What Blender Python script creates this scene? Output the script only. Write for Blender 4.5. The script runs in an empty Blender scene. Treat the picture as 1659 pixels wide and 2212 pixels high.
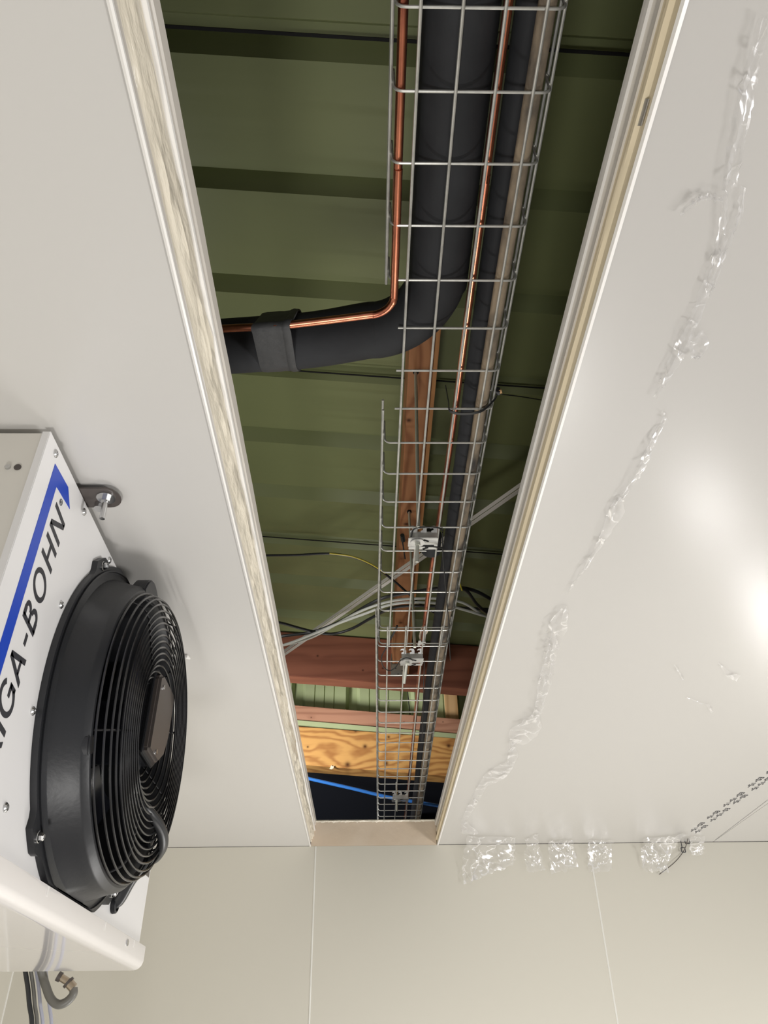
import bpy, bmesh, math, random
from mathutils import Vector, Matrix, noise
random.seed(7)
C = bpy.context.scene.collection
PI = math.pi

# ------------------------------------------------------------------ camera
# metres; the origin is at the lens, x to the right, y towards the far wall, z up (floor at -1.79)
F, W, HH = 1672.0, 1659.0, 2212.0
def n3(v): return Vector(v).normalized()
dy = n3((793-829.5, -(2345-1106), -F)); dz = n3((791-829.5, 1106+1152, -F))
dz = (dz - dy*dy.dot(dz)).normalized(); dx = dy.cross(dz)
R3 = Matrix((dx, dy, dz))
cam = bpy.data.cameras.new('camera'); co = bpy.data.objects.new('camera', cam); C.objects.link(co)
co.matrix_world = R3.to_4x4()
cam.sensor_fit = 'VERTICAL'; cam.sensor_height = 36.0; cam.lens = F/HH*36.0
cam.clip_start = 0.02; cam.clip_end = 100
bpy.context.scene.camera = co
def ray(x, y): return R3 @ Vector(((x-829.5)/F, -(y-1106)/F, -1.0))
def onz(x, y, z): d = ray(x, y); return d*(z/d.z)      # measured point of the photo on a level plane
def ony(x, y, Y): d = ray(x, y); return d*(Y/d.y)
def onx(x, y, X): d = ray(x, y); return d*(X/d.x)

# ------------------------------------------------------------------ light
sc = bpy.context.scene
vs = sc.view_settings
vs.view_transform = 'Standard'; vs.look = 'None'; vs.gamma = 1.0; vs.use_curve_mapping = False
vs.exposure = -0.03
world = bpy.data.worlds.new('world'); sc.world = world; world.use_nodes = True
bg = world.node_tree.nodes['Background']
bg.inputs[0].default_value = (1.0, 0.99, 0.975, 1); bg.inputs[1].default_value = 0.54
def lamp(name, loc, tgt, power, size, col=(1, .98, .955), sy=None, spread=PI):
    l = bpy.data.lights.new(name, 'AREA'); l.energy = power; l.size = size; l.color = col; l.spread = spread
    if sy: l.shape = 'RECTANGLE'; l.size_y = sy
    else: l.shape = 'DISK'
    o = bpy.data.objects.new(name, l); C.objects.link(o); o.location = loc
    o.rotation_euler = (Vector(tgt)-Vector(loc)).to_track_quat('-Z', 'Y').to_euler()
    return o
lamp('tube_light', (0.45, 2.75, -1.35), (0.45, 2.6, 1.2), 24, 1.0, sy=.05)     # fluorescent work light by the far wall
lamp('unseen_room_light', (1.67, 3.00, -.68), (1.67, 3.0, 1), 3.0, 0.22)
lamp('unseen_room_light', (1.96, 3.27, -.23), (1.9, 3.0, 1), 2.0, 0.18)
lamp('unseen_room_light', (-0.35, 0.1, -1.35), (0.0, 1.6, 1.0), 18, 0.35)  # added fill light near the camera for the slot edge and far timber
lamp('unseen_room_light', (2.4, 0.9, -0.75), (-0.5, 1.3, 0.30), 42, 0.5)                # added fill light, brightens the cooler front from the open side
lamp('added_void_light', (-1.15, 3.15, 1.05), (0.05, 4.15, 1.52), 4.8, 0.3, spread=1.15)              # added out of sight above the cold room to brighten timber and cladding
lamp('added_void_light', (-1.3, 1.9, 1.0), (-0.3, 2.0, 1.87), 8, 0.6)  # second unseen lamp, added to lift the underside of the roof

# ------------------------------------------------------------------ materials
def mat(name, col, rough=.5, metal=0, spec=.5, bump=None, vary=None, coat=0, alpha=None):
    m = bpy.data.materials.new(name); m.use_nodes = True
    nt = m.node_tree; b = nt.nodes['Principled BSDF']
    b.inputs['Base Color'].default_value = (*col, 1); b.inputs['Roughness'].default_value = rough
    b.inputs['Metallic'].default_value = metal; b.inputs['Specular IOR Level'].default_value = spec
    b.inputs['Coat Weight'].default_value = coat; b.inputs['Coat Roughness'].default_value = .1 if 'ceiling' not in name else .24
    tc = nt.nodes.new('ShaderNodeTexCoord')
    if vary:   # (second colour, scale, stretch xyz, low, high)
        c2, s, st, lo, hi = vary
        mp = nt.nodes.new('ShaderNodeMapping'); mp.inputs['Scale'].default_value = st
        nt.links.new(tc.outputs['Object'], mp.inputs[0])
        n = nt.nodes.new('ShaderNodeTexNoise'); n.inputs['Scale'].default_value = s; n.inputs['Detail'].default_value = 6
        nt.links.new(mp.outputs[0], n.inputs['Vector'])
        r = nt.nodes.new('ShaderNodeValToRGB'); r.color_ramp.elements[0].position = lo; r.color_ramp.elements[1].position = hi
        r.color_ramp.elements[0].color = (*col, 1); r.color_ramp.elements[1].color = (*c2, 1)
        nt.links.new(n.outputs['Fac'], r.inputs[0]); nt.links.new(r.outputs[0], b.inputs['Base Color'])
    if bump:   # (scale, strength, distance, stretch)
        s, st, d, sv = bump
        mp = nt.nodes.new('ShaderNodeMapping'); mp.inputs['Scale'].default_value = sv
        nt.links.new(tc.outputs['Object'], mp.inputs[0])
        n = nt.nodes.new('ShaderNodeTexNoise'); n.inputs['Scale'].default_value = s; n.inputs['Detail'].default_value = 4
        nt.links.new(mp.outputs[0], n.inputs['Vector'])
        bp = nt.nodes.new('ShaderNodeBump'); bp.inputs['Strength'].default_value = st; bp.inputs['Distance'].default_value = d
        nt.links.new(n.outputs['Fac'], bp.inputs['Height']); nt.links.new(bp.outputs[0], b.inputs['Normal'])
    return m

def wood(name, c_light, c_dark, scale, axis, knots=(), along=.12, rough=.6):
    """grain runs along `axis` (0 = x, 1 = y); knots = (along, across, size) in object space"""
    m = bpy.data.materials.new(name); m.use_nodes = True
    nt = m.node_tree; L = nt.links.new; N = nt.nodes.new
    b = nt.nodes['Principled BSDF']; b.inputs['Roughness'].default_value = rough
    b.inputs['Specular IOR Level'].default_value = .3
    tc = N('ShaderNodeTexCoord'); sp = N('ShaderNodeSeparateXYZ'); L(tc.outputs['Object'], sp.inputs[0])
    def M(op, a, bb=None):
        x = N('ShaderNodeMath'); x.operation = op
        for i, v in enumerate((a, bb)):
            if v is None: continue
            if isinstance(v, (int, float)): x.inputs[i].default_value = v
            else: L(v, x.inputs[i])
        return x.outputs[0]
    al = sp.outputs[axis]; ac = sp.outputs[2] if axis == 0 else sp.outputs[0]
    mp = N('ShaderNodeMapping'); st = [1, 1, 1]; st[axis] = along; mp.inputs['Scale'].default_value = st
    L(tc.outputs['Object'], mp.inputs[0])
    nz = N('ShaderNodeTexNoise'); nz.inputs['Scale'].default_value = 9; nz.inputs['Detail'].default_value = 3
    L(mp.outputs[0], nz.inputs['Vector'])
    h = M('ADD', ac, M('MULTIPLY', nz.outputs['Fac'], .16))
    kd = None
    for (ka, kc, ks) in knots:
        da = M('MULTIPLY', M('SUBTRACT', al, ka), .45); dc = M('SUBTRACT', ac, kc)
        d2 = M('ADD', M('MULTIPLY', da, da), M('MULTIPLY', dc, dc))
        g = M('EXPONENT', M('DIVIDE', d2, -ks*ks*6))
        h = M('ADD', h, M('MULTIPLY', g, ks*2.6))
        g2 = M('EXPONENT', M('DIVIDE', M('ADD', M('MULTIPLY', M('MULTIPLY', da, da), 5), M('MULTIPLY', dc, dc)), -ks*ks*.32))
        kd = g2 if kd is None else M('MAXIMUM', kd, g2)
    w = M('ADD', M('MULTIPLY', M('SINE', M('MULTIPLY', h, scale)), .5), .5)
    w = M('POWER', w, 1.6)
    fn = N('ShaderNodeTexNoise'); fn.inputs['Scale'].default_value = 60; fn.inputs['Detail'].default_value = 3
    mp2 = N('ShaderNodeMapping'); st = [1, 1, 1]; st[axis] = .04; mp2.inputs['Scale'].default_value = st
    L(tc.outputs['Object'], mp2.inputs[0]); L(mp2.outputs[0], fn.inputs['Vector'])
    w = M('ADD', M('MULTIPLY', w, .7), M('MULTIPLY', M('SUBTRACT', fn.outputs['Fac'], .3), .6))
    r = N('ShaderNodeValToRGB'); r.color_ramp.elements[0].color = (*c_light, 1); r.color_ramp.elements[1].color = (*c_dark, 1)
    r.color_ramp.elements[0].position = .15; r.color_ramp.elements[1].position = 1.0
    L(w, r.inputs[0]); out = r.outputs[0]
    if kd is not None:
        mx = N('ShaderNodeMixRGB'); L(kd, mx.inputs[0]); L(out, mx.inputs[1])
        mx.inputs[2].default_value = (c_dark[0]*.25, c_dark[1]*.2, c_dark[2]*.2, 1); out = mx.outputs[0]
    L(out, b.inputs['Base Color'])
    return m

M_ceil = mat('ceiling_steel', (.60, .585, .56), .33, spec=.5, bump=(180, .03, .002, (1, 1, 1)))
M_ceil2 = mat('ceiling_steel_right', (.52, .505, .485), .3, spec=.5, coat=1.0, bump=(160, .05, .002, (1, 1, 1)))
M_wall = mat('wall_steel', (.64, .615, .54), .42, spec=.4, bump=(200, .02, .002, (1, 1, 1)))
M_bead = mat('wall_joint', (.78, .77, .72), .35)
M_floor = mat('floor_concrete', (.42, .40, .37), .8, vary=((.36, .34, .31), 3, (1, 1, 1), .3, .7))
M_foam = mat('insulation_foam', (.84, .72, .52), .75, bump=(25, .35, .01, (1, .25, 1)), vary=((.88, .78, .58), 8, (1, .3, 1), .35, .7))
M_foamL = mat('insulation_foam_film', (.76, .70, .58), .3, bump=(16, .6, .012, (3, .8, 3)))
M_foamE = mat('insulation_foam_end', (.66, .53, .40), .7, vary=((.72, .61, .49), 5, (1, 1, 1), .3, .7), bump=(30, .3, .005, (1, 1, 1)))
M_skin = mat('panel_skin_edge', (.72, .68, .62), .3)
M_skinw = mat('panel_skin_white', (.85, .83, .80), .25)
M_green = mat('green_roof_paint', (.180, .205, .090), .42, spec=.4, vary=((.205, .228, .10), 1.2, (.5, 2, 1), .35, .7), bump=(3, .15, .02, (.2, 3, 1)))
M_greenw = mat('green_paint_lit', (.42, .48, .27), .4)  # same green as the roof, lightened to imitate the stronger light on the gable
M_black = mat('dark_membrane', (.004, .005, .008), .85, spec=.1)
M_seam = mat('black_seal', (.006, .006, .006), .9)
M_rub = mat('black_foam_rubber', (.020, .021, .024), .72, spec=.35, bump=(60, .12, .004, (1, 1, 1)), vary=((.032, .034, .038), 7, (1, 1, 1), .45, .75))
M_rubd = mat('dusty_foam_rubber', (.34, .27, .19), .9, bump=(90, .5, .003, (1, 1, 1)), vary=((.06, .055, .05), 30, (1, .4, 1), .42, .72))
M_wrap = mat('rubber_wrap', (.045, .046, .048), .6, bump=(25, .35, .01, (1, 1, 1)))
M_cop = mat('copper', (.72, .27, .16), .30, metal=1, vary=((.36, .12, .08), 14, (1, .6, 1), .42, .68), bump=(20, .15, .003, (1, 1, 1)))
M_galv = mat('galvanised_wire', (.70, .70, .66), .38, metal=.55, vary=((.52, .52, .49), 40, (1, 1, 1), .4, .7))
M_brack = mat('galvanised_bracket', (.62, .62, .61), .35, metal=.6, vary=((.48, .48, .48), 60, (1, 1, 1), .4, .7))
M_zinc = mat('zinc_rod', (.66, .67, .60), .4, metal=.35)
M_case = mat('white_casing', (.88, .87, .87), .22, spec=.5)
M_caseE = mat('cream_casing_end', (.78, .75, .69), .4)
M_pan = mat('white_drip_pan', (.80, .77, .76), .06, spec=.7, coat=1)
M_blue = mat('blue_print', (.012, .065, .52), .35)
M_ink = mat('dark_ink', (.035, .035, .042), .5)
M_blk = mat('black_plastic', (.016, .017, .020), .42, spec=.5, bump=(120, .08, .003, (1, 1, 1)))
M_blkg = mat('black_gloss', (.010, .011, .015), .22, spec=.6)
M_guard = mat('black_wire', (.012, .012, .014), .22, spec=.7)
M_boxg = mat('grey_brown_plastic', (.085, .072, .066), .35, spec=.5)
M_void = mat('dark_interior', (.006, .006, .008), .7)
M_steel = mat('stainless', (.62, .62, .62), .25, metal=1)
M_cwhite = mat('white_cable', (.70, .71, .66), .35)
M_cblack = mat('black_cable', (.022, .023, .025), .35)
M_cgrey = mat('grey_cable', (.16, .155, .14), .4)
M_cblue = mat('blue_white_cable', (.46, .47, .56), .35)
M_cyel = mat('yellow_wire', (.62, .52, .06), .4)
M_bluep = mat('blue_pipe', (.03, .17, .55), .4)
M_angle = mat('pale_strap', (.66, .62, .57), .35)
M_brass = mat('brass', (.50, .42, .33), .3, metal=1)
M_tan = mat('tan_tip', (.75, .45, .22), .5)
M_paper = mat('torn_label', (.80, .68, .52), .7)
M_gold = wood('brace_wood', (.44, .20, .09), (.24, .09, .038), 150, 1, [(2.3, .145, .02), (1.75, .13, .016), (3.05, .15, .015), (1.35, .16, .014)], along=.15)
M_gold2 = wood('brace_wood_pale', (.62, .30, .12), (.42, .17, .06), 170, 1, along=.12)
M_beam1 = wood('red_beam_wood', (.24, .09, .055), (.17, .06, .037), 90, 0, [(-.25, 0.02, .010), (-.02, -.06, .008), (.08, -.05, .009)], rough=.55)
M_beam2 = wood('pink_beam_wood', (.48, .25, .16), (.34, .16, .10), 140, 0, [(.2, -.02, .008), (-.3, .01, .006), (.41, -.02, .006)])
M_beam3 = wood('knotty_beam_wood', (.62, .34, .11), (.34, .14, .04), 150, 0, [(-.10, -.075, .026), (.10, -.07, .020), (-.06, .105, .014), (.115, .07, .013), (-.31, .02, .010), (-.01, .02, .02), (.43, .02, .02)], along=.35)
M_hang = mat('dull_hanger_steel', (.20, .20, .17), .45, metal=.4)
M_post = wood('pale_batten_wood', (.62, .40, .20), (.45, .26, .11), 120, 2)

def film_mat(name):
    m = bpy.data.materials.new(name); m.use_nodes = True
    nt = m.node_tree; N = nt.nodes.new; L = nt.links.new
    for n in list(nt.nodes): nt.nodes.remove(n)
    out = N('ShaderNodeOutputMaterial'); mix = N('ShaderNodeMixShader'); tr = N('ShaderNodeBsdfTransparent')
    gl = N('ShaderNodeBsdfGlossy'); gl.inputs['Roughness'].default_value = .18; gl.inputs['Color'].default_value = (.97, .96, .97, 1)
    df = N('ShaderNodeBsdfTranslucent'); df.inputs['Color'].default_value = (.9, .9, .9, 1)
    di = N('ShaderNodeBsdfDiffuse'); di.inputs['Color'].default_value = (.95, .94, .94, 1)
    m2 = N('ShaderNodeMixShader'); m2.inputs[0].default_value = .5; L(di.outputs[0], m2.inputs[1]); L(gl.outputs[0], m2.inputs[2])
    tc = N('ShaderNodeTexCoord')
    vz = N('ShaderNodeTexNoise'); vz.inputs['Scale'].default_value = 15; vz.inputs['Detail'].default_value = 2.5; vz.inputs['Distortion'].default_value = .8
    L(tc.outputs['Object'], vz.inputs['Vector'])
    ab = N('ShaderNodeMath'); ab.operation = 'SUBTRACT'; L(vz.outputs['Fac'], ab.inputs[0]); ab.inputs[1].default_value = .5
    ab2 = N('ShaderNodeMath'); ab2.operation = 'ABSOLUTE'; L(ab.outputs[0], ab2.inputs[0])
    r = N('ShaderNodeValToRGB'); r.color_ramp.elements[0].position = 0.0; r.color_ramp.elements[1].position = .030
    r.color_ramp.elements[0].color = (.80, .80, .80, 1); r.color_ramp.elements[1].color = (.17, .17, .17, 1)
    L(ab2.outputs[0], r.inputs[0])
    L(r.outputs[0], mix.inputs[0]); L(tr.outputs[0], mix.inputs[1]); L(m2.outputs[0], mix.inputs[2]); L(mix.outputs[0], out.inputs[0])
    return m
M_film = film_mat('clear_film')

# ------------------------------------------------------------------ mesh helpers
class MB:
    def __init__(s): s.v = []; s.f = []; s.smooth = True
    def add(s, v, f):
        o = len(s.v); s.v += [tuple(p) for p in v]; s.f += [tuple(i+o for i in q) for q in f]; return s
    def box(s, a, b):
        x0, y0, z0 = a; x1, y1, z1 = b
        return s.add([(x0,y0,z0),(x1,y0,z0),(x1,y1,z0),(x0,y1,z0),(x0,y0,z1),(x1,y0,z1),(x1,y1,z1),(x0,y1,z1)],
                     [(0,3,2,1),(4,5,6,7),(0,1,5,4),(1,2,6,5),(2,3,7,6),(3,0,4,7)])
    def hexa(s, p): # 8 corners, bottom four then top four
        return s.add(p, [(0,3,2,1),(4,5,6,7),(0,1,5,4),(1,2,6,5),(2,3,7,6),(3,0,4,7)])
    def tube(s, pts, r, n=10, cap=True, closed=False):
        pts = [Vector(p) for p in pts]; m = len(pts)
        rr = r if isinstance(r, (list, tuple)) else [r]*m
        T = []
        for i in range(m):
            a = pts[(i-1) % m] if closed or i > 0 else pts[0]; b = pts[(i+1) % m] if closed or i < m-1 else pts[-1]
            T.append((b-a).normalized())
        up = Vector((0, 0, 1)) if abs(T[0].z) < .9 else Vector((1, 0, 0))
        u = (up - T[0]*up.dot(T[0])).normalized(); vs_ = []
        for i in range(m):
            u = (u - T[i]*u.dot(T[i])).normalized(); w = T[i].cross(u)
            for k in range(n):
                a = 2*PI*k/n; vs_.append(pts[i] + (u*math.cos(a)+w*math.sin(a))*rr[i])
        fs = []
        for i in range(m if closed else m-1):
            j = (i+1) % m
            for k in range(n): fs.append((i*n+k, i*n+(k+1) % n, j*n+(k+1) % n, j*n+k))
        if cap and not closed: fs += [tuple(range(n))[::-1], tuple((m-1)*n+k for k in range(n))]
        return s.add(vs_, fs)
    def ribbon(s, pts, w, t, side):  # flat strap: width along `side`, thickness across
        pts = [Vector(p) for p in pts]; v = []; f = []; m = len(pts)
        for i, p in enumerate(pts):
            d = (pts[min(i+1, m-1)]-pts[max(i-1, 0)]).normalized(); sd = Vector(side); sd = (sd-d*sd.dot(d)).normalized(); nn = d.cross(sd)
            v += [p-sd*w/2-nn*t/2, p+sd*w/2-nn*t/2, p+sd*w/2+nn*t/2, p-sd*w/2+nn*t/2]
        for i in range(m-1):
            for k in range(4): f.append((i*4+k, i*4+(k+1) % 4, i*4+4+(k+1) % 4, i*4+4+k))
        f += [(0, 3, 2, 1), tuple((m-1)*4+k for k in range(4))]
        return s.add(v, f)
    def lathe(s, prof, yc, zc, n=72, closed=False):   # about the x axis through (yc, zc); prof = [(r, x)]
        v = []; f = []; m = len(prof)
        for (r, x) in prof:
            for k in range(n): a = 2*PI*k/n; v.append((x, yc+r*math.cos(a), zc+r*math.sin(a)))
        for i in range(m-1 if not closed else m):
            j = (i+1) % m
            for k in range(n): f.append((i*n+k, i*n+(k+1) % n, j*n+(k+1) % n, j*n+k))
        return s.add(v, f)
    def prism(s, poly, d0, d1):  # poly in 3D, swept from offset d0 to d1 (vectors)
        m = len(poly); d0 = Vector(d0); d1 = Vector(d1)
        v = [Vector(p)+d0 for p in poly]+[Vector(p)+d1 for p in poly]
        return s.add(v, [tuple(range(m))[::-1], tuple(range(m, 2*m))]+[(i, (i+1) % m, m+(i+1) % m, m+i) for i in range(m)])
    def build(s, name, m, parent=None, smooth=True, bevel=0, sub=0, loc=None):
        me = bpy.data.meshes.new(name)
        off = Vector(loc) if loc is not None else Vector((0, 0, 0))
        me.from_pydata([tuple(Vector(p)-off) for p in s.v], [], s.f); me.validate()
        bm = bmesh.new(); bm.from_mesh(me); bmesh.ops.recalc_face_normals(bm, faces=bm.faces)
        if bevel: 
            es = [e for e in bm.edges if len(e.link_faces) == 2 and e.calc_face_angle() > .5]
            bmesh.ops.bevel(bm, geom=es, offset=bevel, segments=2, affect='EDGES', clamp_overlap=True)
        if smooth:
            for e in bm.edges: e.smooth = not (len(e.link_faces) == 2 and e.calc_face_angle() > .6)
            for f_ in bm.faces: f_.smooth = True
        bm.to_mesh(me); bm.free(); me.materials.append(m)
        o = bpy.data.objects.new(name, me); C.objects.link(o); o.location = off
        if parent is not None:
            o.parent = parent
            if parent.type == 'EMPTY' or True: o.matrix_parent_inverse = Matrix.Translation(-parent_loc(parent))
        return o
def parent_loc(p):
    v = Vector(p.location); q = p
    while q.parent is not None:
        break
    return Vector(WL.get(p.name, p.location))
WL = {}
def tag(o, label=None, cat=None, group=None, kind=None):
    if label: o['label'] = label
    if cat: o['category'] = cat
    if group: o['group'] = group
    if kind: o['kind'] = kind
    return o
def thing(name, loc, label, cat, group=None):
    o = bpy.data.objects.new(name, None); C.objects.link(o); o.location = loc; o.empty_display_size = .05
    return tag(o, label, cat, group)
def part(mb, name, m, parent, label=None, **k):
    o = mb.build(name, m, None, **k); o.parent = parent
    # keep the part where it was modelled (things are never rotated before their parts are made)
    q = parent; tot = Vector((0, 0, 0))
    while q is not None: tot += Vector(q.location); q = q.parent
    o.location = Vector(o.location)-tot
    if label: o['label'] = label
    return o
def copypart(o, parent, dloc):
    c = o.copy(); C.objects.link(c); c.parent = parent; c.location = Vector(o.location)+Vector(dloc); return c
def spline(pts, n=8):
    P = [Vector(p) for p in pts]; P = [P[0]*2-P[1]]+P+[P[-1]*2-P[-2]]; out = []
    for i in range(1, len(P)-2):
        for k in range(n):
            t = k/n; a, b, c, d = P[i-1], P[i], P[i+1], P[i+2]
            out.append(.5*((2*b)+(c-a)*t+(2*a-5*b+4*c-d)*t*t+(3*b-a-3*c+d)*t**3))
    out.append(P[-2]); return out
def struct(mb, name, m, **k): return tag(mb.build(name, m, **k), kind='structure')

# ------------------------------------------------------------------ the setting
H, TOP, YW, FL = .81, .913, 3.4435, -1.79
XL, XR = -.2365, .2945          # the two edges of the open slot in the ceiling
XLW = -1.352                    # left wall
# cold-room ceiling, sandwich panels either side of the slot (lower skin; edges follow)
struct(MB().box((XLW-.1, -2.5, H), (XL-.003, YW, TOP)), 'ceiling', M_ceil)
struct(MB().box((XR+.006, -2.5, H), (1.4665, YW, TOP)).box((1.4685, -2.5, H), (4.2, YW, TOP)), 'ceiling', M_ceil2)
# far wall panels with joints, left wall, floor
wl = MB()
for a, b in ((XLW-.1, -.2150-.0012), (-.2150+.0012, .9360-.0012), (.9360+.0012, 2.086), (2.0884, 4.2)):
    wl.box((a, YW, FL), (b, YW+.1, H if False else H-.0015))
struct(wl, 'wall_far', M_wall)
struct(MB().box((XLW-.1, -2.5, FL), (XLW, YW, H-.0015)), 'wall_left', M_wall)
struct(MB().box((XLW-.1, -2.5, FL-.1), (4.2, YW+.1, FL)), 'floor', M_floor)
for i, x in enumerate((-.2150, .9360, 2.087)):
    struct(MB().tube([(x, YW+.0015, FL), (x, YW+.0015, H-.002)], .0042, 8), 'trim_%d' % (i+1), M_bead)
struct(MB().tube([(XLW+.0005, YW-.0005, FL), (XLW+.0005, YW-.0005, H-.002)], .004, 8), 'trim_4', M_bead)

def strip(prof, y0, y1, name, m, wob=0, ny=60, seed=0, z_only=False):
    """a moulding: the x/z profile swept along the slot"""
    mb = MB(); n = len(prof); v = []; f = []
    for j in range(ny+1):
        y = y0+(y1-y0)*j/ny
        for i, (x, z) in enumerate(prof):
            dx_ = 0
            if wob and 0 < i < n-1:
                dx_ = wob*noise.noise(Vector((i*1.7+seed, y*6, 0))) + wob*.7*noise.noise(Vector((i*.9+seed, y*22+i*1.4, 3)))
            v.append((x+dx_, y, z))
    for j in range(ny):
        for i in range(n-1): f.append((j*n+i, j*n+i+1, (j+1)*n+i+1, (j+1)*n+i))
    mb.add(v, f)
    return struct(mb, name, m)
Y0 = -2.5
# left edge, bottom to top: folded lip painted whiter for its highlight, steel return, wrinkled filmed foam, lip, upper skin
strip([(XL-.004, .8085), (XL-.001, .8075), (XL+.0015, .8085), (XL+.002, .8115), (XL+.001, .813)], Y0, YW, 'trim_5', M_skinw)
strip([(XL+.001, .813), (XL-.003, .814), (XL-.003, .8235), (XL+.001, .8245)], Y0, YW, 'trim_6', M_skin)
strip([(XL+.001, .8245)]+[(XL+.001+.012*t/9+.004*math.sin(t/9*PI), .8245+.046*t/9) for t in range(1, 9)]+[(XL+.012, .8705)], Y0, YW, 'trim_7', M_foamL, wob=.0045, ny=260)
strip([(XL+.012, .8705), (XL+.0175, .8712), (XL+.0185, .8745), (XL+.015, .8765)], Y0, YW, 'trim_8', M_skinw)
strip([(XL+.015, .8765), (XL+.014, .878), (XL+.016, .893), (XL+.0185, .895), (XL+.021, TOP), (XL-.003, TOP)], Y0, YW, 'trim_9', M_skin, wob=.0006, ny=200)
# right edge
strip([(XR+.0062, .8085), (XR+.002, .8075), (XR-.0005, .811), (XR+.001, .8135)], Y0, YW, 'trim_10', M_skinw)
strip([(XR+.001, .8135), (XR+.0005, .828), (XR-.004, .8325), (XR-.0045, .838), (XR+.001, .8405), (XR+.0015, .8485), (XR+.001, .8625)], Y0, YW, 'trim_11', M_foam, wob=.0008, ny=160)
strip([(XR+.001, .8625), (XR-.0015, .8635), (XR-.001, .877), (XR+.0015, .882), (XR-.001, .889)], Y0, YW, 'trim_12', M_skin, wob=.0004)
strip([(XR-.001, .889), (XR-.0045, .8895), (XR-.005, .8985), (XR-.003, .9), (XR-.003, TOP), (XR+.006, TOP)], Y0, YW, 'trim_13', M_skinw)
# foam end of the slot over the far wall, with torn film on its upper edge
mb = MB().box((XL+.0015, YW-.0005, H-.001), (XR-.001, YW+.1, TOP-.004))
struct(mb, 'trim_14', M_foamE)
mb = MB(); v = []; f = []; nx = 80
for i in range(nx+1):
    x = XL+.018+(XR-XL-.022)*i/nx
    a = .0035*noise.noise(Vector((x*30, 0, 0))); b = abs(noise.noise(Vector((x*60, 2, 0))))*.010
    v += [(x, YW-.001+a*.3, TOP+.0005), (x, YW-.004+a, TOP-.004), (x, YW-.001, TOP-.008-b)]
for i in range(nx):
    for k in range(2): f.append((i*3+k, i*3+k+1, i*3+4+k, i*3+3+k))
struct(mb.add(v, f), 'trim_15', M_foamL)

# ------------------------------------------------------------------ roof over the void
ZR = 1.867; SLX = -.085
def zr(x, z=ZR): return z+SLX*x
# trapezoid profile along y: pan, then a rib pressed upwards
prof = []; pitch = .3318; start = 1.055
k0 = -12
for k in range(k0, 11):
    a = start+pitch*k
    if a > 4.2: break
    prof += [(a, 0), (a+.020, .040), (a+.050, .040), (a+.086, 0)]
prof = [(-3.2, 0)]+prof+[(4.3, 0)]
v = []; f = []
for x in (-2.6, 4.3):
    for (y, z) in prof: v.append((x, y+.01*x, zr(x)+z))
n = len(prof)
for i in range(n-1): f.append((i, i+1, n+i+1, n+i))
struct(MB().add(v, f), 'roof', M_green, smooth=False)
# sheet laps: a thin lip with a dark gap, one metre apart
for i, yl in enumerate((-.24, .755, 1.7705, 2.752)):
    w = .0075 if i < 2 else .005
    mb = MB().hexa([(-2.6, yl-w/2-.026, zr(-2.6)-.0016), (4.3, yl-w/2+.043, zr(4.3)-.0016), (4.3, yl+w/2+.043, zr(4.3)-.0016), (-2.6, yl+w/2-.026, zr(-2.6)-.0016),
                    (-2.6, yl-w/2-.026, zr(-2.6)+.001), (4.3, yl-w/2+.043, zr(4.3)+.001), (4.3, yl+w/2+.043, zr(4.3)+.001), (-2.6, yl+w/2-.026, zr(-2.6)+.001)])
    struct(mb, 'trim_%d' % (16+i), M_seam, smooth=False)
# gable cladding with upright ribs, dark lining below, void side walls
YG = 4.16
v = []; f = []; prof = []
x = -2.6
ribs = [-.325+.31*k for k in range(-8, 16)]
pr_ = []
for a in ribs:   # wide pan with small stiffening grooves, then a deep recess
    for g in (.03, .085, .14): pr_ += [(a+g-.004, 0), (a+g-.002, .006), (a+g+.002, .006), (a+g+.004, 0)]
    pr_ += [(a+.205, 0), (a+.222, .035), (a+.268, .035), (a+.285, 0)]
n = len(pr_)
for z in (1.2, 2.2):
    for (xx, d) in pr_: v.append((xx-.02*(z-1.2)*0, YG+d, z))
for i in range(n-1): f.append((i, i+1, n+i+1, n+i))
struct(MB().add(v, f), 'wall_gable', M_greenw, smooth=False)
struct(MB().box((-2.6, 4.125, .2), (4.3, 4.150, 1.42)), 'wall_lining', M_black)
struct(MB().box((-2.7, -3.3, TOP), (-2.6, YG+.06, 2.4)), 'wall_void_left', M_greenw)
struct(MB().box((4.3, -3.3, TOP), (4.4, YG+.06, 2.4)), 'wall_void_right', M_greenw)
struct(MB().box((-2.7, -3.4, TOP), (4.4, -3.3, 2.4)), 'wall_void_near', M_greenw)
struct(MB().box((-2.6, -3.3, TOP-.02), (XLW-.1, YG, TOP-.0)).box((4.2, -3.3, TOP-.02), (4.3, YG, TOP)).box((XLW-.1, -3.3, TOP-.02), (4.2, -2.5, TOP)), 'trim_20', M_black)

# ------------------------------------------------------------------ timber
def slbeam(name, x0, x1, y0, y1, z0, z1, sl, m, label, zoff=0, extra_group=None, bevel=.003):
    """beam running across the void, dropping to the right with the roof"""
    o = MB().hexa([(x0, y0, z0+sl*x0), (x1, y0, z0+sl*x1), (x1, y1, z0+sl*x1), (x0, y1, z0+sl*x0),
               (x0, y0, z1+sl*x0), (x1, y0, z1+sl*x1), (x1, y1, z1+sl*x1), (x0, y1, z1+sl*x0)]).build(name, m, smooth=True, bevel=bevel, loc=(0, y0, (z0+z1)/2))
    return tag(o, label, 'beam')
slbeam('roof_beam', -2.6, 4.3, 3.60, 3.69, 1.617, 1.858, SLX, M_beam1, 'dark red-brown timber roof beam just under the green roof sheets, topmost of the crossing beams')
slbeam('timber_rail', -2.6, 4.3, 4.02, 4.10, 1.546, 1.633, -.095, M_beam2, 'pinkish rough timber rail across the green upright cladding, above the thin green strip')
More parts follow.
